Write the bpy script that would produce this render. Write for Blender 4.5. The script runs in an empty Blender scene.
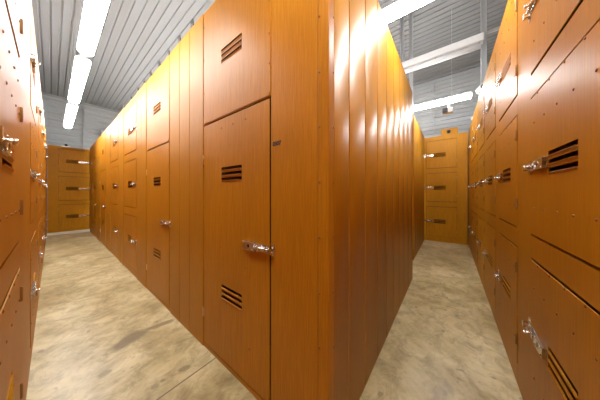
import bpy, bmesh, math, random
from mathutils import Vector, Matrix
random.seed(7)
PI = math.pi
C = bpy.context.scene.collection
TOP = 3.04                      # locker height

# ------------------------------------------------------------------ helpers
def new():
    return bmesh.new()

def box(bm, x0, x1, y0, y1, z0, z1, mi=0):
    v = [bm.verts.new((x, y, z)) for x in (x0, x1) for y in (y0, y1) for z in (z0, z1)]
    for q in ((0, 1, 3, 2), (4, 6, 7, 5), (0, 4, 5, 1), (2, 3, 7, 6), (0, 2, 6, 4), (1, 5, 7, 3)):
        f = bm.faces.new([v[i] for i in q]); f.material_index = mi
    return v

def cyl(bm, p0, p1, r, n=12, mi=0, r1=None):
    p0 = Vector(p0); p1 = Vector(p1); d = p1 - p0
    rot = d.to_track_quat('Z', 'Y').to_matrix().to_4x4()
    ret = bmesh.ops.create_cone(bm, cap_ends=True, segments=n, radius1=r, radius2=r if r1 is None else r1, depth=d.length,
                                matrix=Matrix.Translation((p0 + p1) / 2) @ rot)
    fs = set()
    for v in ret['verts']:
        for f in v.link_faces: fs.add(f)
    for f in fs:
        f.material_index = mi
        if len(f.verts) == 4: f.smooth = True

def dome(bm, c, axis, r, h, n=10, mi=0):
    """rivet head: a flattened half ball on axis"""
    c = Vector(c); a = Vector(axis).normalized()
    rot = a.to_track_quat('Z', 'Y').to_matrix()
    rings = []
    for k, (rr, hh) in enumerate(((1, 0), (.92, .45), (.6, .85))):
        rings.append([bm.verts.new(c + rot @ Vector((r * rr * math.cos(2 * PI * i / n), r * rr * math.sin(2 * PI * i / n), h * hh))) for i in range(n)])
    t = bm.verts.new(c + a * h)
    for k in range(2):
        for i in range(n):
            f = bm.faces.new((rings[k][i], rings[k][(i + 1) % n], rings[k + 1][(i + 1) % n], rings[k + 1][i])); f.smooth = True; f.material_index = mi
    for i in range(n):
        f = bm.faces.new((rings[2][i], rings[2][(i + 1) % n], t)); f.smooth = True; f.material_index = mi

def prism(bm, prof, x0, x1, mi=0, inset=0.0):
    """profile of (y,z) extruded along x; ends may be tapered by inset"""
    a = [bm.verts.new((x0 + (inset if y < -1e-5 else 0), y, z)) for y, z in prof]
    b = [bm.verts.new((x1 - (inset if y < -1e-5 else 0), y, z)) for y, z in prof]
    n = len(prof)
    for i in range(n):
        f = bm.faces.new((a[i], a[(i + 1) % n], b[(i + 1) % n], b[i])); f.material_index = mi
    f = bm.faces.new(a); f.material_index = mi
    f = bm.faces.new(list(reversed(b))); f.material_index = mi

def slab(bm, xs, zs, holes, y0, y1):
    """plate between y0 and y1 made of one sheet with rectangular openings cut in it"""
    xs = sorted(set(round(x, 5) for x in xs)); zs = sorted(set(round(z, 5) for z in zs))
    def hole(i, j):
        cx = (xs[i] + xs[i + 1]) / 2; cz = (zs[j] + zs[j + 1]) / 2
        return any(a < cx < b and c < cz < d for a, b, c, d in holes)
    F = {}; B = {}
    def g(D, i, j, y):
        if (i, j) not in D: D[(i, j)] = bm.verts.new((xs[i], y, zs[j]))
        return D[(i, j)]
    nx, nz = len(xs) - 1, len(zs) - 1
    solid = {(i, j) for i in range(nx) for j in range(nz) if not hole(i, j)}
    for i, j in solid:
        bm.faces.new((g(F, i, j, y0), g(F, i + 1, j, y0), g(F, i + 1, j + 1, y0), g(F, i, j + 1, y0)))
        bm.faces.new((g(B, i, j, y1), g(B, i, j + 1, y1), g(B, i + 1, j + 1, y1), g(B, i + 1, j, y1)))
        for (di, dj, p, q) in ((-1, 0, (i, j), (i, j + 1)), (1, 0, (i + 1, j + 1), (i + 1, j)), (0, -1, (i + 1, j), (i, j)), (0, 1, (i, j + 1), (i + 1, j + 1))):
            if (i + di, j + dj) not in solid:
                bm.faces.new((g(F, *p, y0), g(F, *q, y0), g(B, *q, y1), g(B, *p, y1)))

def obj(name, bm, mats, parent=None, bevel=0.0, loc=None):
    bmesh.ops.recalc_face_normals(bm, faces=bm.faces)
    me = bpy.data.meshes.new(name); bm.to_mesh(me); bm.free()
    for m in (mats if isinstance(mats, (list, tuple)) else [mats]): me.materials.append(m)
    o = bpy.data.objects.new(name, me); C.objects.link(o)
    if parent: o.parent = parent
    if loc: o.location = loc
    if bevel:
        b = o.modifiers.new('bevel', 'BEVEL'); b.width = bevel; b.segments = 2; b.limit_method = 'ANGLE'; b.angle_limit = math.radians(40)
    return o

def tag(o, label, cat, group=None):
    o['label'] = label; o['category'] = cat
    if group: o['group'] = group
    return o

def thing(name, label, cat, loc=(0, 0, 0), rot=0.0, group=None):
    o = bpy.data.objects.new(name, None); C.objects.link(o); o.empty_display_size = .1
    o.location = loc; o.rotation_euler = (0, 0, math.radians(rot))
    return tag(o, label, cat, group)

def struct(name, bm, m, bevel=0):
    o = obj(name, bm, m, None, bevel); o['kind'] = 'structure'; return o

def dup(root, loc, label, group=None, rot=None):
    def cp(o, parent):
        c = o.copy(); C.objects.link(c)
        if parent: c.parent = parent
        for ch in list(o.children): cp(ch, c)
        return c
    r = cp(root, None); r.location = loc
    if rot is not None: r.rotation_euler = (0, 0, math.radians(rot))
    r['label'] = label
    if group: r['group'] = group
    return r

# ------------------------------------------------------------------ materials
def mat(name, col, rough=.5, metal=0.0, spec=.5, emit=None, strength=0.0):
    m = bpy.data.materials.new(name); m.use_nodes = True
    b = m.node_tree.nodes['Principled BSDF']
    b.inputs['Base Color'].default_value = (*col, 1); b.inputs['Roughness'].default_value = rough
    b.inputs['Metallic'].default_value = metal; b.inputs['Specular IOR Level'].default_value = spec
    if emit:
        b.inputs['Emission Color'].default_value = (*emit, 1); b.inputs['Emission Strength'].default_value = strength
    return m

def ramp(nt, fac, stops):
    r = nt.nodes.new('ShaderNodeValToRGB'); e = r.color_ramp.elements
    while len(e) < len(stops): e.new(.5)
    for k, (p, c) in enumerate(stops): e[k].position = p; e[k].color = (*c, 1)
    nt.links.new(fac, r.inputs['Fac']); return r.outputs['Color']

def noise(nt, scale, sc=(1, 1, 1), detail=4, coord='Object', rough=.5, dist=0):
    tc = nt.nodes.new('ShaderNodeTexCoord'); mp = nt.nodes.new('ShaderNodeMapping'); mp.inputs['Scale'].default_value = sc
    n = nt.nodes.new('ShaderNodeTexNoise'); n.inputs['Scale'].default_value = scale; n.inputs['Detail'].default_value = detail
    n.inputs['Roughness'].default_value = rough; n.inputs['Distortion'].default_value = dist
    nt.links.new(tc.outputs[coord], mp.inputs['Vector']); nt.links.new(mp.outputs['Vector'], n.inputs['Vector'])
    return n.outputs['Fac']

def mix(nt, a, b, fac, mode='MIX'):
    x = nt.nodes.new('ShaderNodeMix'); x.data_type = 'RGBA'; x.blend_type = mode
    if isinstance(fac, (int, float)): x.inputs['Factor'].default_value = fac
    else: nt.links.new(fac, x.inputs['Factor'])
    for k, s in (('A', a), ('B', b)):
        i = [q for q in x.inputs if q.name == k and q.type == 'RGBA'][0]
        if isinstance(s, tuple): i.default_value = (*s, 1)
        else: nt.links.new(s, i)
    return [q for q in x.outputs if q.type == 'RGBA'][0]

def wood(name, light, dark, rough):
    """sheet steel printed with a fine upright wood grain, satin lacquer"""
    m = mat(name, light, rough); nt = m.node_tree; b = nt.nodes['Principled BSDF']; b.inputs['Specular IOR Level'].default_value = .23; b.inputs['Specular Tint'].default_value = (1, .80, .50, 1)
    g = noise(nt, 9, (14, 14, .55), 5, rough=.65, dist=.3)
    c1 = ramp(nt, g, [(.3, dark), (.68, light)])
    n2 = noise(nt, 1.6, (1.5, 1.5, .6), 2)
    c2 = ramp(nt, n2, [(.3, (.86, .84, .8)), (.7, (1, 1, 1))])
    nt.links.new(mix(nt, c1, c2, 1.0, 'MULTIPLY'), b.inputs['Base Color'])
    r = nt.nodes.new('ShaderNodeMapRange'); r.inputs['To Min'].default_value = rough - .05; r.inputs['To Max'].default_value = rough + .07
    nt.links.new(g, r.inputs['Value']); nt.links.new(r.outputs['Result'], b.inputs['Roughness'])
    bp = nt.nodes.new('ShaderNodeBump'); bp.inputs['Strength'].default_value = .014; bp.inputs['Distance'].default_value = .01
    n3 = noise(nt, 3.0, (1, 1, .5), 2)
    nt.links.new(n3, bp.inputs['Height']); nt.links.new(bp.outputs['Normal'], b.inputs['Normal'])
    return m

WOOD = wood('wood_grain_steel', (.555, .236, .010), (.41, .163, .0060), .42)
PANEL = wood('wood_grain_panel_steel', (.52, .232, .014), (.41, .172, .009), .44)
DARK = mat('painted_interior_shade', (.05, .04, .03), .9)  # shade put into the colour: near-black inside keeps slots and door gaps dark
RIVET = mat('bronze_rivet', (.26, .11, .022), .4, .15)
HINGE = mat('aged_brown_hinge_steel', (.36, .19, .06), .4, .5)
BRASS = mat('pale_brass', (.72, .50, .24), .3, .8)
CHROME = mat('chrome', (.70, .68, .65), .22, 1.0)
GRAPH = mat('dark_grey_metal', (.09, .09, .095), .5, .3)
GALV = mat('galvanised_steel', (.52, .53, .54), .45, .5)
WHITEM = mat('white_enamel', (.82, .82, .82), .4)
BLACKG = mat('black_glass', (.01, .01, .012), .08)
INK = mat('black_ink', (.035, .018, .010), .6)
CEIL = mat('grey_white_sheet_steel', (.27, .27, .27), .5)
WALLM = mat('white_sheet_steel', (.44, .45, .455), .45)
SKIRT = mat('pale_concrete_kerb', (.66, .60, .48), .7)
LAMP = mat('lit_diffuser', (.9, .9, .9), .4, emit=(.94, .975, 1), strength=20)

def floor_mat():
    m = mat('sealed_concrete', (.5, .42, .3), .35); nt = m.node_tree; b = nt.nodes['Principled BSDF']; lk = nt.links.new
    a = noise(nt, 1.3, (1, 1, 1), 7, rough=.68, dist=.5)
    c = ramp(nt, a, [(.30, (.30, .225, .095)), (.48, (.52, .435, .225)), (.68, (.73, .65, .41))])
    f = noise(nt, 6, (1, 1.15, 1), 7, rough=.74, dist=.6)
    c = mix(nt, c, ramp(nt, f, [(.36, (.52, .45, .36)), (.56, (1.08, 1.07, 1.04))]), .7, 'MULTIPLY')
    s = noise(nt, 11, (1, 1, 1), 1, dist=.2)
    c = mix(nt, c, (.20, .155, .10), ramp(nt, s, [(.70, (0, 0, 0)), (.74, (.6, .6, .6))]))
    # damp patches: soft-edged ovals with a ragged rim
    tc = nt.nodes.new('ShaderNodeTexCoord')
    rag = noise(nt, 5.0, (1, 1, 1), 5, rough=.6, dist=.4)
    for cx, cy, ang, ra, rb, k in STAINS:
        mp = nt.nodes.new('ShaderNodeMapping'); mp.vector_type = 'TEXTURE'
        mp.inputs['Location'].default_value = (cx, cy, 0); mp.inputs['Rotation'].default_value = (0, 0, ang); mp.inputs['Scale'].default_value = (ra, rb, 1000)
        lk(tc.outputs['Object'], mp.inputs['Vector'])
        ln = nt.nodes.new('ShaderNodeVectorMath'); ln.operation = 'LENGTH'; lk(mp.outputs['Vector'], ln.inputs[0])
        ad = nt.nodes.new('ShaderNodeMath'); ad.operation = 'MULTIPLY_ADD'; ad.inputs[1].default_value = 1.5; lk(rag, ad.inputs[0]); lk(ln.outputs['Value'], ad.inputs[2])
        mr = nt.nodes.new('ShaderNodeMapRange'); mr.inputs['From Min'].default_value = 1.82; mr.inputs['From Max'].default_value = 1.5
        mr.inputs['To Min'].default_value = 0; mr.inputs['To Max'].default_value = k; lk(ad.outputs[0], mr.inputs['Value'])
        c = mix(nt, c, (.20, .15, .075), mr.outputs['Result'])
    lk(c, b.inputs['Base Color'])
    r = nt.nodes.new('ShaderNodeMapRange'); r.inputs['To Min'].default_value = .22; r.inputs['To Max'].default_value = .48
    lk(f, r.inputs['Value']); lk(r.outputs['Result'], b.inputs['Roughness'])
    bp = nt.nodes.new('ShaderNodeBump'); bp.inputs['Strength'].default_value = .08; bp.inputs['Distance'].default_value = .01
    lk(f, bp.inputs['Height']); lk(bp.outputs['Normal'], b.inputs['Normal'])
    return m
F2 = ((.789, .614), (.614, -.789))
def ground(px, py, z=0.0):
    t = (px - 300) / 193.; D = 193. * (z - 1.4) / (193. - py)
    return (D * (F2[0][0] + F2[1][0] * t), D * (F2[0][1] + F2[1][1] * t))
def oval(p, q, width, k):
    """oval stain along the floor segment p-q"""
    return ((p[0] + q[0]) / 2, (p[1] + q[1]) / 2, math.atan2(q[1] - p[1], q[0] - p[0]), math.dist(p, q) / 2, width / 2, k)
STAINS = [oval(ground(106, 354), ground(152, 326), .17, .85), oval(ground(140, 332), ground(178, 318), .075, .8), oval(ground(98, 376), ground(112, 371), .06, .6),
          oval(ground(178, 371), ground(192, 366), .06, .7), oval(ground(150, 388), ground(160, 385), .05, .5), oval(ground(75, 300), ground(130, 285), .12, .3)]
FLOOR = floor_mat()
JOINT = mat('floor_joint_filler', (.20, .15, .10), .8)

# ------------------------------------------------------------------ setting
X0, X1, Y0, Y1, HC = -4.0, 7.8, -4.0, 12.3, 5.25
bm = new(); box(bm, X0, X1, Y0, Y1, -.12, 0); struct('floor', bm, FLOOR)

def deck(length, span, pitch=.29, depth=.045, prof=None):
    """trapezoid sheet: returns list of (u, h)"""
    pts = []; u = 0.0
    while u < span:
        for du, h in (prof or ((0, 0), (.105, 0), (.145, depth), (.25, depth))):
            pts.append((min(u + du, span), h))
        u += pitch
    return pts
bm = new(); pts = deck(0, X1 - X0, .148, 0, ((0, 0), (.112, 0), (.118, .02), (.142, .02)))
pv = None
for u, h in pts:
    cur = (bm.verts.new((X0 + u, Y0, HC + h)), bm.verts.new((X0 + u, Y1, HC + h)))
    if pv and (cur[0].co - pv[0].co).length > 1e-6: bm.faces.new((pv[0], pv[1], cur[1], cur[0]))
    pv = cur
box(bm, X0, X1, Y0, Y1, HC + .06, HC + .1)
struct('ceiling', bm, CEIL)

def corr_wall(name, axis, pos, a0, a1, sgn):
    bm = new(); pv = None
    for u, h in deck(0, HC, .26, .035):
        if u > HC: break
        q = pos + sgn * h
        p = [(q, a0, u), (q, a1, u)] if axis == 'x' else [(a0, q, u), (a1, q, u)]
        cur = [bm.verts.new(v) for v in p]
        if pv and (cur[0].co - pv[0].co).length > 1e-6: bm.faces.new((pv[0], pv[1], cur[1], cur[0]))
        pv = cur
    q0, q1 = sorted((pos + sgn * .05, pos + sgn * .09))
    if axis == 'x': box(bm, q0, q1, a0, a1, 0, HC)
    else: box(bm, a0, a1, q0, q1, 0, HC)
    return struct(name, bm, WALLM)
corr_wall('wall_back', 'y', Y1, X0, X1, 1)
corr_wall('wall_right', 'x', X1, Y0, Y1, 1)
corr_wall('wall_left', 'x', X0, Y0, Y1, -1)
corr_wall('wall_front', 'y', Y0, X0, X1, -1)
# angle trims where the end walls meet the ceiling
bm = new(); prism(bm, [(Y1 - .06, HC - .01), (Y1 - .002, HC - .01), (Y1 - .002, HC - .09), (Y1 - .02, HC - .09)], X0 + .01, X1 - .01)
struct('trim_1', bm, CEIL)
bm = new(); box(bm, X1 - .06, X1 - .002, Y0 + .01, Y1 - .07, HC - .09, HC - .01); struct('trim_2', bm, CEIL)

# ------------------------------------------------------------------ locker pieces
def louvers(bm, x0, x1, zc, pitch=.042, n=3):
    """pressed hoods below the slots"""
    for k in range(n):
        z = zc + (k - (n - 1) / 2) * pitch - .011
        prism(bm, [(.0012, z - .012), (-.0005, z - .012), (-.005, z - .004), (-.006, z - .001), (-.005, z), (.0012, z - .003)], x0 - .003, x1 + .003, 0, .006)

def slot_rects(x0, x1, zc, pitch=.042, n=3):
    return [(x0, x1, zc + (k - (n - 1) / 2) * pitch - .011, zc + (k - (n - 1) / 2) * pitch + .011) for k in range(n)]

def make_panel(name, x0, x1, z0, z1, vents, parent, rivets=(), y0=-.003, y1=.0015, m=None, single=True):
    """door or fixed panel: sheet with louvre slots, hoods as a child, rivets"""
    holes = [r for v in vents for r in slot_rects(*v)]
    xs = [x0, x1]; zs = [z0, z1]
    for a, b, c, d in holes: xs += [a, b]; zs += [c, d]
    bm = new(); slab(bm, xs, zs, holes, y0, y1)
    if not single:
        for x, z in rivets: dome(bm, (x, y0, z), (0, -1, 0), .0062, .0035, 8, 1)
    o = obj(name, bm, [m or WOOD, RIVET], parent, .0014)
    for v in vents:
        bm = new(); louvers(bm, v[0], v[1], v[2]); q = obj('vent', bm, WOOD, o, .0006); q.location = (0, y0, 0)
    if single:
        for x, z in rivets: rivet(o, x, y0, z)
    return o

_riv = []
def rivet(parent, x, y, z, r=.0065):
    if not _riv:
        bm = new(); dome(bm, (0, 0, 0), (0, -1, 0), .0065, .004, 10)
        o = obj('rivet', bm, RIVET, parent); _riv.append(o)
    else:
        o = _riv[0].copy(); C.objects.link(o); o.parent = parent
    o.location = (x, y, z); return o

def latch(parent, x0, x1, z, y, d=1):
    """slide bolt: thin plate, box case with a round key hole on the vent side, round bar, short handle; d = side the bar shoots to"""
    bm = new(); L = x1 - x0
    X = (lambda f: x0 + L * f) if d < 0 else (lambda f: x1 - L * f)      # f runs from the shooting end
    def bx(f0, f1, ya, yb, za, zb, mi=0):
        a, b = sorted((X(f0), X(f1))); box(bm, a, b, ya, yb, za, zb, mi)
    bx(0, 1, y - .003, y, z - .024, z + .024)
    bx(.50, .98, y - .019, y - .003, z - .029, z + .029)
    for f in (.06, .36): bx(f, f + .06, y - .021, y - .003, z - .014, z + .014)
    cyl(bm, (X(-.01), y - .0125, z), (X(.52), y - .0125, z), .0085)
    cyl(bm, (X(.27), y - .012, z), (X(.27), y - .036, z - .003), .0065); cyl(bm, (X(.27), y - .034, z - .003), (X(.27), y - .043, z - .004), .0095)
    cyl(bm, (X(.72), y - .0185, z), (X(.72), y - .0205, z), .017, 16); cyl(bm, (X(.72), y - .0195, z), (X(.72), y - .0212, z), .012, 16, 1)
    for f in (.56, .92):
        for dz in (-.02, .02): dome(bm, (X(f), y - .019, z + dz), (0, -1, 0), .005, .003, 8)
    for f in (.03, .25):
        for dz in (-.018, .018): dome(bm, (X(f), y - .003, z + dz), (0, -1, 0), .0045, .003, 8)
    return obj('latch', bm, [CHROME, BLACKG], parent, .0008)

def keeper(parent, x, z, y=0.0):
    bm = new()
    box(bm, x - .017, x + .017, y - .003, y, z - .04, z + .04)
    box(bm, x - .009, x + .009, y - .027, y - .003, z + .0105, z + .018)
    box(bm, x - .009, x + .009, y - .027, y - .003, z - .018, z - .0105)
    box(bm, x - .009, x + .009, y - .030, y - .026, z - .018, z + .018)
    for dz in (-.024, .024): dome(bm, (x, y - .003, z + dz), (0, -1, 0), .005, .003, 8)
    return obj('keeper', bm, CHROME, parent, .0006)

def hinge(parent, x, z, y=-.003, h=.078, m=None, r=.0055):
    bm = new()
    cyl(bm, (x, y - r * .7, z - h / 2), (x, y - r * .7, z + h / 2), r, 10)
    box(bm, x - .011, x + .011, y - .0018, y, z - h / 2 + .004, z + h / 2 - .004)
    for k in (-1, 0, 1): cyl(bm, (x, y - r * .7, z + k * h * .3 - .002), (x, y - r * .7, z + k * h * .3 + .002), r * 1.12, 10)
    return obj('hinge', bm, m or HINGE, parent, .0005)

def clip_hinge(parent, x, z, y=-.003):
    bm = new(); h = .075
    cyl(bm, (x, y - .005, z - h / 2), (x, y - .005, z + h / 2), .0058, 10)
    dome(bm, (x, y - .005, z + h / 2), (0, 0, 1), .0058, .006, 10); dome(bm, (x, y - .005, z - h / 2), (0, 0, -1), .0058, .006, 10)
    box(bm, x + .002, x + .012, y - .0025, y, z - h / 2 + .006, z + h / 2 - .006)
    return obj('hinge', bm, BRASS, parent, .0004)

def carcass(parent, w, openings, dep=.9, top=TOP, toe=0.0):
    """front plate with door openings, folded box behind it"""
    xs = [0, w]; zs = [0, top]
    for a, b, c, d in openings: xs += [a, b]; zs += [c, d]
    bm = new(); slab(bm, xs, zs, openings, 0, .012)
    box(bm, 0, .02, 0.0125, dep, 0, top); box(bm, w - .02, w, 0.0125, dep, 0, top)
    box(bm, .021, w - .021, 0.0125, dep, top - .02, top); box(bm, .021, w - .021, 0.0125, dep, 0, .02)
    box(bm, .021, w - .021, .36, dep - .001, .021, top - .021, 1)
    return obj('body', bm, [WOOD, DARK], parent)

TIERS = ((.14, 1.008, .585, (.32, .845)), (1.14, 1.978, 1.555, (1.31, 1.81)), (2.112, 2.925, 2.50, (2.287, 2.76)))

def three_door(label, group, w, dx0, dx1, side, loc, rot, latch_len=.29, vent_off=.0, single=False, dep=.9, vent_len=.285, top=TOP):
    """locker with three doors; side = where the latch sits seen from the front"""
    t = thing('storage_locker', label, 'locker', loc, rot, group)
    gp = .005
    carcass(t, w, [(dx0, dx1, a, b) for a, b, z, r in TIERS], dep, top)
    for k, (a, b, z, rows) in enumerate(TIERS):
        if side == 'left':
            lx0 = dx0 - .02; lx1 = lx0 + latch_len; v0 = lx1 + .004; v1 = v0 + vent_len
        else:
            lx1 = dx1 + .02; lx0 = lx1 - latch_len; v1 = lx0 - .004; v0 = v1 - vent_len
        rv = []
        wd = dx1 - dx0; n = max(3, int(round((wd - .12) / .166)))
        for zr in rows:
            for i in range(n + 1): rv.append((dx0 + .07 + i * (wd - .14) / n, zr))
        for i in range(n): rv.append((dx0 + .05 + (i + .5) * (wd - .1) / n, b - .018))
        bot = .009 if k == 2 else gp
        d = make_panel('door', dx0 + (.012 if side == 'left' else gp), dx1 - (.012 if side == 'right' else gp), a + (.014 if k else .008), b - .012, [(v0, v1, z)], t, rv, single=single)
        latch(d, lx0 + .034 if side == 'left' else lx0, lx1 if side == 'left' else lx1 - .034, z, -.003, -1 if side == 'left' else 1)
        keeper(t, lx0 + .002 if side == 'left' else lx1 - .002, z)
        hx = dx1 if side == 'left' else dx0
        for zr in rows: hinge(d, hx, zr + .012)
    return t

def single_door(label, group, w, dx0, dx1, loc, rot, single=False, dep=.9, extra=None):
    """locker with one tall door under a riveted fixed panel, latch on the right"""
    t = thing('storage_locker', label, 'locker', loc, rot, group)
    carcass(t, w, [(dx0, dx1, .035, 2.018), (dx0 + .03, dx1 - .03, 2.06, TOP - .05)], dep)
    gp = .005
    v0, v1 = dx0 + .30, dx0 + .575
    d = make_panel('door', dx0 + .004, dx1 - .011, .045, 2.004, [(v0, v1, 1.555), (v0, v1, .60)], t,
                   [(dx0 + .30, 1.93), (dx0 + .46, 1.93), (dx0 + .62, 1.93), (dx0 + .28, .95), (dx0 + .62, .86), (dx0 + .66, .3)], single=single)
    latch(d, dx1 - .275, dx1 - .014, 1.035, -.003, 1)
    keeper(t, dx1 + .018, 1.035)
    for z in (.32, 1.70): clip_hinge(d, dx0 + .002, z)
    # fixed sheet over the door
    rv = [(dx1 - .012, z) for z in (2.04, 2.228, 2.42, 2.63, 2.83)] + [(dx0 + .012, z) for z in (2.3, 2.6, 2.9)]
    p = make_panel('upper_panel', dx0 + .001, dx1 - .001, 2.026, TOP - .006, [(v0, v1, 2.52)], t, rv, y0=-.004, y1=-.0005, single=single)
    return t

# ------------------------------------------------------------------ rows
XB, YB, XL, YR = .855, .481, -.108, -.389
EA, EB = 10.45, 6.85

# central block, face along the left aisle (front faces -X): local x = -Y
def cen(y_far): return (XB, y_far, 0)
S1 = single_door('tall orange single-door locker at the block corner, with small black number beside its door', None,
                 1.232, .003, .881, cen(1.780), -90, single=True)
txt = bpy.data.curves.new('number', 'FONT'); txt.body = '0307'; txt.size = .036; txt.extrude = .0006; txt.offset = .0016
to = bpy.data.objects.new('number', txt); C.objects.link(to)
bpy.context.view_layer.update()
me = bpy.data.meshes.new_from_object(to.evaluated_get(bpy.context.evaluated_depsgraph_get())); bpy.data.objects.remove(to)
me.name = 'number'; me.materials.clear(); me.materials.append(INK)
num = bpy.data.objects.new('number', me); C.objects.link(num); num.parent = S1
num.rotation_euler = (PI / 2, 0, 0); num.location = (.896, -.0008, 1.695); num['label'] = 'black locker number'

def filler(label, y_far, y_near, grooves, bolts=(), group='filler panels along the left aisle'):
    w = y_far - y_near
    t = thing('filler_panel', label, 'panel', cen(y_far), -90, group)
    edges = [0] + list(grooves) + [w]
    for a, b in zip(edges[:-1], edges[1:]):
        bm = new()
        prof = [(a + .001, .0), (a + .004, -.006), (b - .004, -.006), (b - .001, 0), (b - .001, .03), (a + .001, .03)]
        lo = [bm.verts.new((x, y, 0)) for x, y in prof]; hi = [bm.verts.new((x, y, TOP)) for x, y in prof]
        n = len(prof)
        for i in range(n): bm.faces.new((lo[i], lo[(i + 1) % n], hi[(i + 1) % n], hi[i]))
        bm.faces.new(lo); bm.faces.new(list(reversed(hi)))
        obj('sheet', bm, PANEL, t, .0015)
    for x in bolts:
        for z in (.45, .85, 1.65, 2.25, 2.5, 2.75, 2.97): rivet(t, x, -.006, z)
    return t
filler('orange three-sheet filler panel between the corner locker and the second tall locker', 2.578, 1.784, (.26, .51), (.012,))
S2 = single_door('second tall orange single-door locker along the left aisle, behind the three-sheet filler panel', 'tall single-door lockers',
                 .945, .03, .905, cen(3.526), -90)
filler('narrow orange filler panel between second tall locker and nearer three-door locker', 4.046, 3.530, (.26,))
T1 = three_door('three-door orange locker on the left aisle, first beyond the second tall locker', None, .925, .03, .89, 'right', cen(4.975), -90)
filler('narrow orange filler panel between the two three-door lockers of the centre block', 5.468, 4.979, (.25,))
dup(T1, cen(6.397), 'three-door orange locker of centre block, farther one, its neighbour is a tall locker')
filler('orange filler panel right of the third tall locker, deep in the left aisle', 7.007, 6.401, (.32,))
dup(S2, cen(7.955), 'third tall orange single-door locker, deep in the left aisle')
filler('orange filler panel between the two farthest tall lockers of the left aisle', 8.587, 7.959, (.33,))
dup(S2, cen(9.535), 'fourth tall orange single-door locker, last before the end of the left aisle')
filler('last orange filler panel of centre block, touching the end of the left aisle', 10.36, 9.539, (.27, .54))

# ribbed side of the central block and corner trim
def ribbed(name, label, ys, xs, yb, n_mat, top=TOP):
    t = thing(name, label, 'partition', (0, 0, 0))
    for a, b in zip(xs[:-1], xs[1:]):
        bm = new()
        prof = [(a + .0005, yb + .016), (a + .0035, yb + .002), (a + .009, yb), (a + (b - a) * .5, yb), (b - .009, yb), (b - .0035, yb + .002), (b - .0005, yb + .016), (b - .0005, yb + .032), (a + .0005, yb + .032)]
        lo = [bm.verts.new((x, y, 0)) for x, y in prof]; hi = [bm.verts.new((x, y, top)) for x, y in prof]
        n = len(prof)
        for i in range(n):
            f = bm.faces.new((lo[i], lo[(i + 1) % n], hi[(i + 1) % n], hi[i])); f.smooth = i in (2, 3)
        bm.faces.new(lo); bm.faces.new(list(reversed(hi)))
        obj('panel', bm, n_mat, t)
    return t
xs1 = [.912, 1.113, 1.396, 1.69, 1.984, 2.278, 2.595, 2.915, 3.24, 3.62]
PW = ribbed('partition_wall', 'orange ribbed partition of upright sheets facing the right aisle, at the near corner', None, xs1, YB + .004, PANEL)
bm = new()
prof = [(XB, YB + .064), (XB - .003, YB + .060), (XB - .003, YB + .004), (XB + .001, YB), (XB + .052, YB), (XB + .055, YB + .004), (XB + .055, YB + .03), (XB + .03, YB + .03), (XB + .03, YB + .064)]
lo = [bm.verts.new((x, y, 0)) for x, y in prof]; hi = [bm.verts.new((x, y, TOP)) for x, y in prof]
for i in range(len(prof)): bm.faces.new((lo[i], lo[(i + 1) % len(prof)], hi[(i + 1) % len(prof)], hi[i]))
bm.faces.new(lo); bm.faces.new(list(reversed(hi)))
trim = obj('corner_trim', bm, WOOD, PW, .0015)
for k in range(11):
    z = .03 + k * .287 - .01
    if z < .05: continue
    r = rivet(trim, XB - .003, YB + .055, z); r.rotation_euler = (0, 0, -PI / 2)
    rivet(trim, XB + .048, YB, z)
# far end of that partition, turning into the cross passage
bm = new()
for k in range(6):
    y0 = YB + .04 + k * .32; prof = [(3.624, y0), (3.640, y0 + .004), (3.640, y0 + .315), (3.624, y0 + .319), (3.60, y0 + .319), (3.60, y0)]
    lo = [bm.verts.new((x, y, 0)) for x, y in prof]; hi = [bm.verts.new((x, y, TOP)) for x, y in prof]
    for i in range(6): bm.faces.new((lo[i], lo[(i + 1) % 6], hi[(i + 1) % 6], hi[i]))
    bm.faces.new(lo); bm.faces.new(list(reversed(hi)))
obj('return_panel', bm, PANEL, PW)

# second block beyond the cross passage
YB2 = .60
PW2 = ribbed('partition_wall', 'far orange ribbed partition beyond the passage gap, left of the right aisle end', None, [4.66, 4.98, 5.3, 5.62, 5.94, 6.26, 6.55, 6.80], YB2 + .004, PANEL)
bm = new(); box(bm, 4.60, 4.66, YB2, YB2 + .06, 0, TOP + .012); obj('corner_trim', bm, WOOD, PW2, .012)
bm = new()
for k in range(6): box(bm, 4.605, 4.63, YB2 + .062 + k * .32, YB2 + .062 + k * .32 + .317, 0, TOP)
obj('return_panel', bm, PANEL, PW2, .003)

# right row (front faces +Y): local x = -X
def rig(x_far): return (x_far, YR, 0)
three_door('nearest orange three-door locker on the right, its slots and chrome latches seen large', None, 2.17, .287, 1.187, 'left', rig(2.082), 180, single=True)
T2 = three_door('second three-door orange locker from the front in the right row', 'right row of three-door lockers', .860, .187, .853, 'left', rig(2.945), 180, latch_len=.20, vent_len=.29)
for k, nm in enumerate(('third three-door orange locker from the front in the right row', 'fourth three-door orange locker from the front in the right row',
                        'fifth three-door orange locker from the front in the right row', 'farthest three-door orange locker of the right row, next to the aisle end')):
    dup(T2, rig(2.945 + .863 * (k + 1)), nm, 'right row of three-door lockers')
bm = new(); box(bm, 0, .43, 0, .9, 0, TOP)
o = obj('filler_panel', bm, PANEL, None, .002, (6.835, YR, 0)); o.rotation_euler = (0, 0, PI)
tag(o, 'plain orange filler closing the far end of the right row', 'panel')

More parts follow.
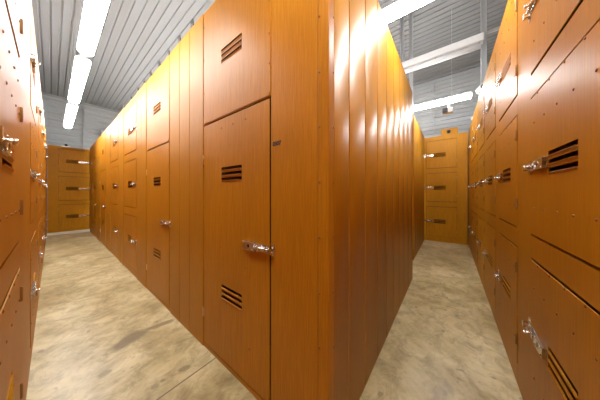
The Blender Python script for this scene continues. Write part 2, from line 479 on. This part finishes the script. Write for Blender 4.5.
# left row (front faces +X): local x = +Y
def lef(y_near): return (XL, y_near, 0)
three_door('nearest orange three-door locker at the left edge of the photo', None, 3.00, 1.315, 2.205, 'left', lef(-.38), 90, single=True)
L2 = three_door('second three-door orange locker from the front in the left row', 'left row of three-door lockers', 1.55, .045, .90, 'left', lef(2.624), 90)
for k, nm in enumerate(('third three-door orange locker from the front in the left row', 'fourth three-door orange locker from the front in the left row',
                        'fifth three-door orange locker from the front in the left row')):
    dup(L2, lef(2.624 + 1.554 * (k + 1)), nm, 'left row of three-door lockers')
L6 = three_door('last three-door orange locker of the left row, against the aisle end', 'left row of three-door lockers', 1.595, .75, 1.45, 'left', lef(8.842), 90)

# end lockers
three_door('three-door orange locker closing the far end of the left aisle', None, 1.10, .225, .945, 'right', (-.092, EA, 0), 0, top=2.99)
tB = three_door('three-door orange locker closing the far end of the right aisle, raised block on top', None, 1.30, .36, 1.078, 'left', (EB, .93, 0), -90, latch_len=.2)
bm = new(); box(bm, .725, 1.10, 0.004, .12, TOP, 3.215); obj('top_block', bm, WOOD, tB, .004)
# pale kerb under the left end
bm = new(); box(bm, XL + .003, XB - .006, EA - .055, EA - .002, 0, .075); o = obj('baseboard_back', bm, SKIRT, None, .004); o['kind'] = 'structure'

# ------------------------------------------------------------------ clips along the block's top edge
def roof_clip(y, first=None):
    bm = new()
    box(bm, -.026, .026, 0, .008, 0, .10)
    box(bm, -.026, .026, 0, .085, 0, .008)
    cyl(bm, (0, -.006, .075), (0, .016, .075), .018, 8)
    prism(bm, [(.008, .008), (.075, .008), (.008, .09)], -.003, .003)
    return obj('roof_clip', bm, GRAPH, None, .001)
rc = None
ys = (2.05, 2.37, 2.70, 3.03, 3.38, 3.71, 4.05, 4.50, 5.06)
words = ('nearest', 'second nearest', 'third nearest', 'fourth nearest', 'middle', 'fifth farthest from the near end, just past the middle', 'third from the far end', 'second from the far end', 'farthest')
for i, y in enumerate(ys):
    if rc is None: o = rc = roof_clip(y)
    else: o = rc.copy(); C.objects.link(o)
    o.location = (XB + .006, y, TOP); o.rotation_euler = (0, 0, -PI / 2)
    tag(o, '%s small dark clip on the top edge of the centre lockers' % words[i].replace('fifth farthest from the near end, just past the middle', 'sixth nearest'), 'clip', 'clips on the locker tops')

# ------------------------------------------------------------------ lamps
def lamp(label, x, y0, y1, z, group='lit strip lamps', w=.075):
    t = thing('strip_lamp', label, 'ceiling lamp', (x, y0, z), 0, group); L = y1 - y0
    bm = new()
    prof = [(-.03, .062), (.03, .062), (.036, .08), (.03, .10), (-.03, .10), (-.036, .08)]
    a = [bm.verts.new((px, 0.0, pz)) for px, pz in prof]; b = [bm.verts.new((px, L, pz)) for px, pz in prof]
    for i in range(6): bm.faces.new((a[i], a[(i + 1) % 6], b[(i + 1) % 6], b[i]))
    bm.faces.new(a); bm.faces.new(list(reversed(b)))
    obj('housing', bm, WHITEM, t, .003)
    bm = new(); n = 14; R = []
    for yy, s in ((.008, .82), (.03, 1), (L - .03, 1), (L - .008, .82)):
        R.append([bm.verts.new((s * w * math.cos(-.62 + (PI + 1.24) * i / n), yy, .03 - s * .056 * math.sin(-.62 + (PI + 1.24) * i / n))) for i in range(n + 1)])
    for k in range(3):
        for i in range(n): f = bm.faces.new((R[k][i], R[k][i + 1], R[k + 1][i + 1], R[k + 1][i])); f.smooth = True
        bm.faces.new((R[k][0], R[k + 1][0], R[k + 1][n], R[k][n]))
    bm.faces.new(R[0]); bm.faces.new(list(reversed(R[3])))
    obj('diffuser', bm, LAMP, t)
    for yy in (0, L):
        bm = new(); box(bm, -.045, .045, yy - .012, yy + .012, .03, .085); obj('end_cap', bm, GALV, t, .006)
    for f in (.08, .5, .92):
        for s in (-1, 1):
            bm = new(); box(bm, s * .071 - .007, s * .071 + .007, L * f - .018, L * f + .018, .022, .06); obj('clip', bm, GALV, t, .003)
    for f in (.15, .85):
        bm = new(); cyl(bm, (0, L * f, .098), (0, L * f, HC - z), .0028, 8); obj('hanging_rod', bm, GALV, t)
    return t
ZL = 3.23
lamp('nearest and largest lit white strip lamp over the left aisle', .27, 1.92, 3.80, ZL)
lamp('middle one of three lit strip lamps over the left aisle', .27, 4.04, 6.00, ZL)
lamp('farthest lit strip lamp over the left aisle', .27, 6.34, 8.46, ZL)
lamp('brightest lit strip lamp crossing above the near right aisle', 2.16, -.55, 1.75, ZL)
lamp('lit strip lamp crossing above the far end of the right aisle', 5.14, -.34, 1.76, 3.32)
lamp('added out-of-view strip lamp above the meeting point of the two aisles, over the viewer', .27, -1.22, .72, ZL)  # added lamp, never in view, brightens the near lockers
# unseen strip lamps added over the locker tops for more ambient light
k = 0
for x in (2.34, 5.14):
    for y in (2.1, 4.4, 6.7, 9.0):
        k += 1
        lamp('added unseen strip lamp above the centre block', x, y, y + 2.1, ZL, 'added strip lamps over the centre block')
# ------------------------------------------------------------------ steelwork at the far right
XP = 4.66
def post(label, x, y, z0, w, d):
    bm = new(); t = .010
    box(bm, -w / 2, w / 2, -d / 2, -d / 2 + t, 0, HC - z0); box(bm, -w / 2, w / 2, d / 2 - t, d / 2, 0, HC - z0)
    box(bm, -t / 2, t / 2, -d / 2 + t, d / 2 - t, 0, HC - z0)
    o = obj('steel_post', bm, GALV, None, .002, (x, y, z0)); return tag(o, label, 'post', 'galvanised posts')
post('slim galvanised post rising above the far right lockers to the ceiling', XP + .05, -.47, TOP, .08, .075)
post('galvanised post to the ceiling, right one of two above the far partition', XP + .05, .66, TOP + .014, .08, .07)
post('galvanised post to the ceiling, left one of two above the far partition', XP + .05, .83, TOP + .014, .08, .07)
def arm(label, y0, y1, z):
    t = thing('bracket_arm', label, 'bracket', (XP + .09, y0, z), 0, 'bracket arms')
    bm = new(); box(bm, 0, .03, 0, y1 - y0, -.025, .025); obj('rail', bm, GALV, t, .002)
    bm = new(); box(bm, .0, .036, y1 - y0 - .03, y1 - y0 + .01, -.06, .06); obj('foot_plate', bm, GRAPH, t, .002)
    return t
arm('short grey bracket arm on the slim post over the right lockers', -.80, -.44, 4.26)
arm('short grey bracket arm joining the two posts above the far partition', .62, .88, 4.12)
# unlit white trough between posts
t = thing('cable_trough', 'long unlit white trough hung crosswise between the galvanised posts, above the far lamp', 'trough', (XP + .008, -.45, 4.02))
bm = new(); L = 1.35
prism_pts = [(-.15, 0), (-.01, 0), (-.005, .03), (-.005, .13), (-.145, .13), (-.155, .10), (-.155, .03)]
a = [bm.verts.new((x, 0, z)) for x, z in prism_pts]; b = [bm.verts.new((x, L, z)) for x, z in prism_pts]; n = len(prism_pts)
for i in range(n): bm.faces.new((a[i], a[(i + 1) % n], b[(i + 1) % n], b[i]))
bm.faces.new(a); bm.faces.new(list(reversed(b)))
obj('channel', bm, WHITEM, t, .004)
bm = new(); cyl(bm, (-.08, .03, -.055), (-.08, L - .03, -.055), .045, 14); obj('tube', bm, WHITEM, t)
for yy in (.05, L / 2, L - .05):
    bm = new(); box(bm, -.10, -.06, yy - .015, yy + .015, -.03, .002); obj('socket', bm, GALV, t, .002)

# ------------------------------------------------------------------ cameras and boxes
def dome_cam(name, label, loc, rot, s=1.0, white=True):
    t = thing(name, label, 'security camera', loc, rot)
    bm = new(); cyl(bm, (0, 0, 0), (0, 0, .05 * s), .03 * s, 14); box(bm, -.012 * s, .012 * s, -.012 * s, .012 * s, .05 * s, .085 * s)
    obj('mount', bm, WHITEM if white else GRAPH, t, .003)
    bm = new(); cyl(bm, (0, .06 * s, .11 * s), (0, -.075 * s, .10 * s), .045 * s, 18); obj('housing', bm, WHITEM if white else GRAPH, t, .006)
    bm = new(); cyl(bm, (0, -.072 * s, .10 * s), (0, -.086 * s, .10 * s), .034 * s, 16); obj('lens', bm, BLACKG, t, .003)
    return t
dome_cam('security_camera', 'white security camera with black lens on the right row of lockers', (4.55, YR - .05, TOP), 220 - 300, 1.5)
dome_cam('security_camera', 'small dark security camera on the far right locker tops, left of the white one', (6.05, YR - .05, TOP), -80, 1.0)
t = thing('security_camera', 'dark round camera on the raised block above the far right-aisle locker', 'security camera', (EB, .035, 3.12), -90)
bm = new(); cyl(bm, (0, .002, 0), (0, -.03, 0), .05, 16); obj('mount', bm, GRAPH, t, .003)
bm = new(); bmesh.ops.create_uvsphere(bm, u_segments=14, v_segments=8, radius=.038, matrix=Matrix.Translation((0, -.038, 0)))
for f in bm.faces: f.smooth = True
obj('lens', bm, BLACKG, t)
t = thing('security_camera', 'grey box camera hanging under the far lit strip lamp', 'security camera', (5.14, .02, 3.14), -90)
bm = new(); box(bm, -.10, .06, -.05, .06, -.05, .05); obj('housing', bm, WHITEM, t, .006)
bm = new(); box(bm, -.11, -.02, -.056, -.05, -.055, .05); cyl(bm, (-.065, -.056, 0), (-.065, -.075, 0), .028, 14); obj('lens', bm, GRAPH, t, .002)
bm = new(); cyl(bm, (0, 0, .05), (0, 0, .133), .012, 10); obj('mount', bm, GALV, t)
t = thing('security_camera', 'small dark camera on top of the locker at the left aisle end', 'security camera', (.30, EA + .03, 2.99), 0)
bm = new(); box(bm, -.10, .10, 0, .10, 0, .035); obj('mount', bm, WHITEM, t, .003)
bm = new(); cyl(bm, (0, -.01, .065), (0, .09, .065), .035, 14); obj('lens', bm, BLACKG, t, .003)

t = thing('junction_box', 'white junction box on the back wall above the left aisle', 'junction box', (1.45, Y1, 4.02), 0)
bm = new(); box(bm, -.11, .11, -.10, 0, -.17, .17); obj('case', bm, WHITEM, t, .008)
bm = new(); cyl(bm, (.0, -.05, .17), (.0, -.05, .55), .012, 10); obj('conduit', bm, GALV, t)
bm = new(); cyl(bm, (.82, Y1 - .03, 2.2), (.82, Y1 - .03, 5.10), .014, 10)
for z in (2.6, 3.6, 4.6): box(bm, .795, .845, Y1 - .045, Y1 - .002, z - .015, z + .015)
tag(obj('wall_conduit', bm, GALV), 'thin grey upright conduit on the back wall beyond the left aisle', 'conduit')
bm = new(); cyl(bm, (X1 - .03, .42, 3.4), (X1 - .03, .42, 5.1), .010, 10)
for z in (3.6, 4.6): box(bm, X1 - .045, X1 - .002, .40, .44, z - .015, z + .015)
tag(obj('wall_conduit', bm, GALV), 'thin grey upright conduit on the end wall above the right aisle', 'conduit')

# ------------------------------------------------------------------ floor marks
bm = new(); p = Vector((*ground(157, 400), 0)); q = Vector((*ground(217, 357), 0)); d = (q - p).normalized(); nrm = Vector((-d.y, d.x, 0)) * .006
p -= d * .25
vs = [bm.verts.new(v + Vector((0, 0, .0014))) for v in (p - nrm, q - nrm, q + nrm, p + nrm)]; bm.faces.new(vs)
o = obj('floor_joint', bm, JOINT); o['kind'] = 'structure'

# ------------------------------------------------------------------ camera, world, view
w = bpy.data.worlds.new('World'); bpy.context.scene.world = w; w.use_nodes = True
w.node_tree.nodes['Background'].inputs['Color'].default_value = (.9, .95, 1, 1); w.node_tree.nodes['Background'].inputs['Strength'].default_value = .05
cd = bpy.data.cameras.new('camera'); co = bpy.data.objects.new('camera', cd); C.objects.link(co)
cd.sensor_width = 36; cd.lens = 36 * 193. / 600; cd.shift_y = -7. / 600; cd.clip_start = .01
co.location = (0, 0, 1.4); co.rotation_euler = (PI / 2, 0, -math.atan2(.789, .614))
sc = bpy.context.scene; sc.camera = co
sc.view_settings.view_transform = 'Standard'; sc.view_settings.look = 'None'; sc.view_settings.gamma = 1; sc.view_settings.exposure = 1.42
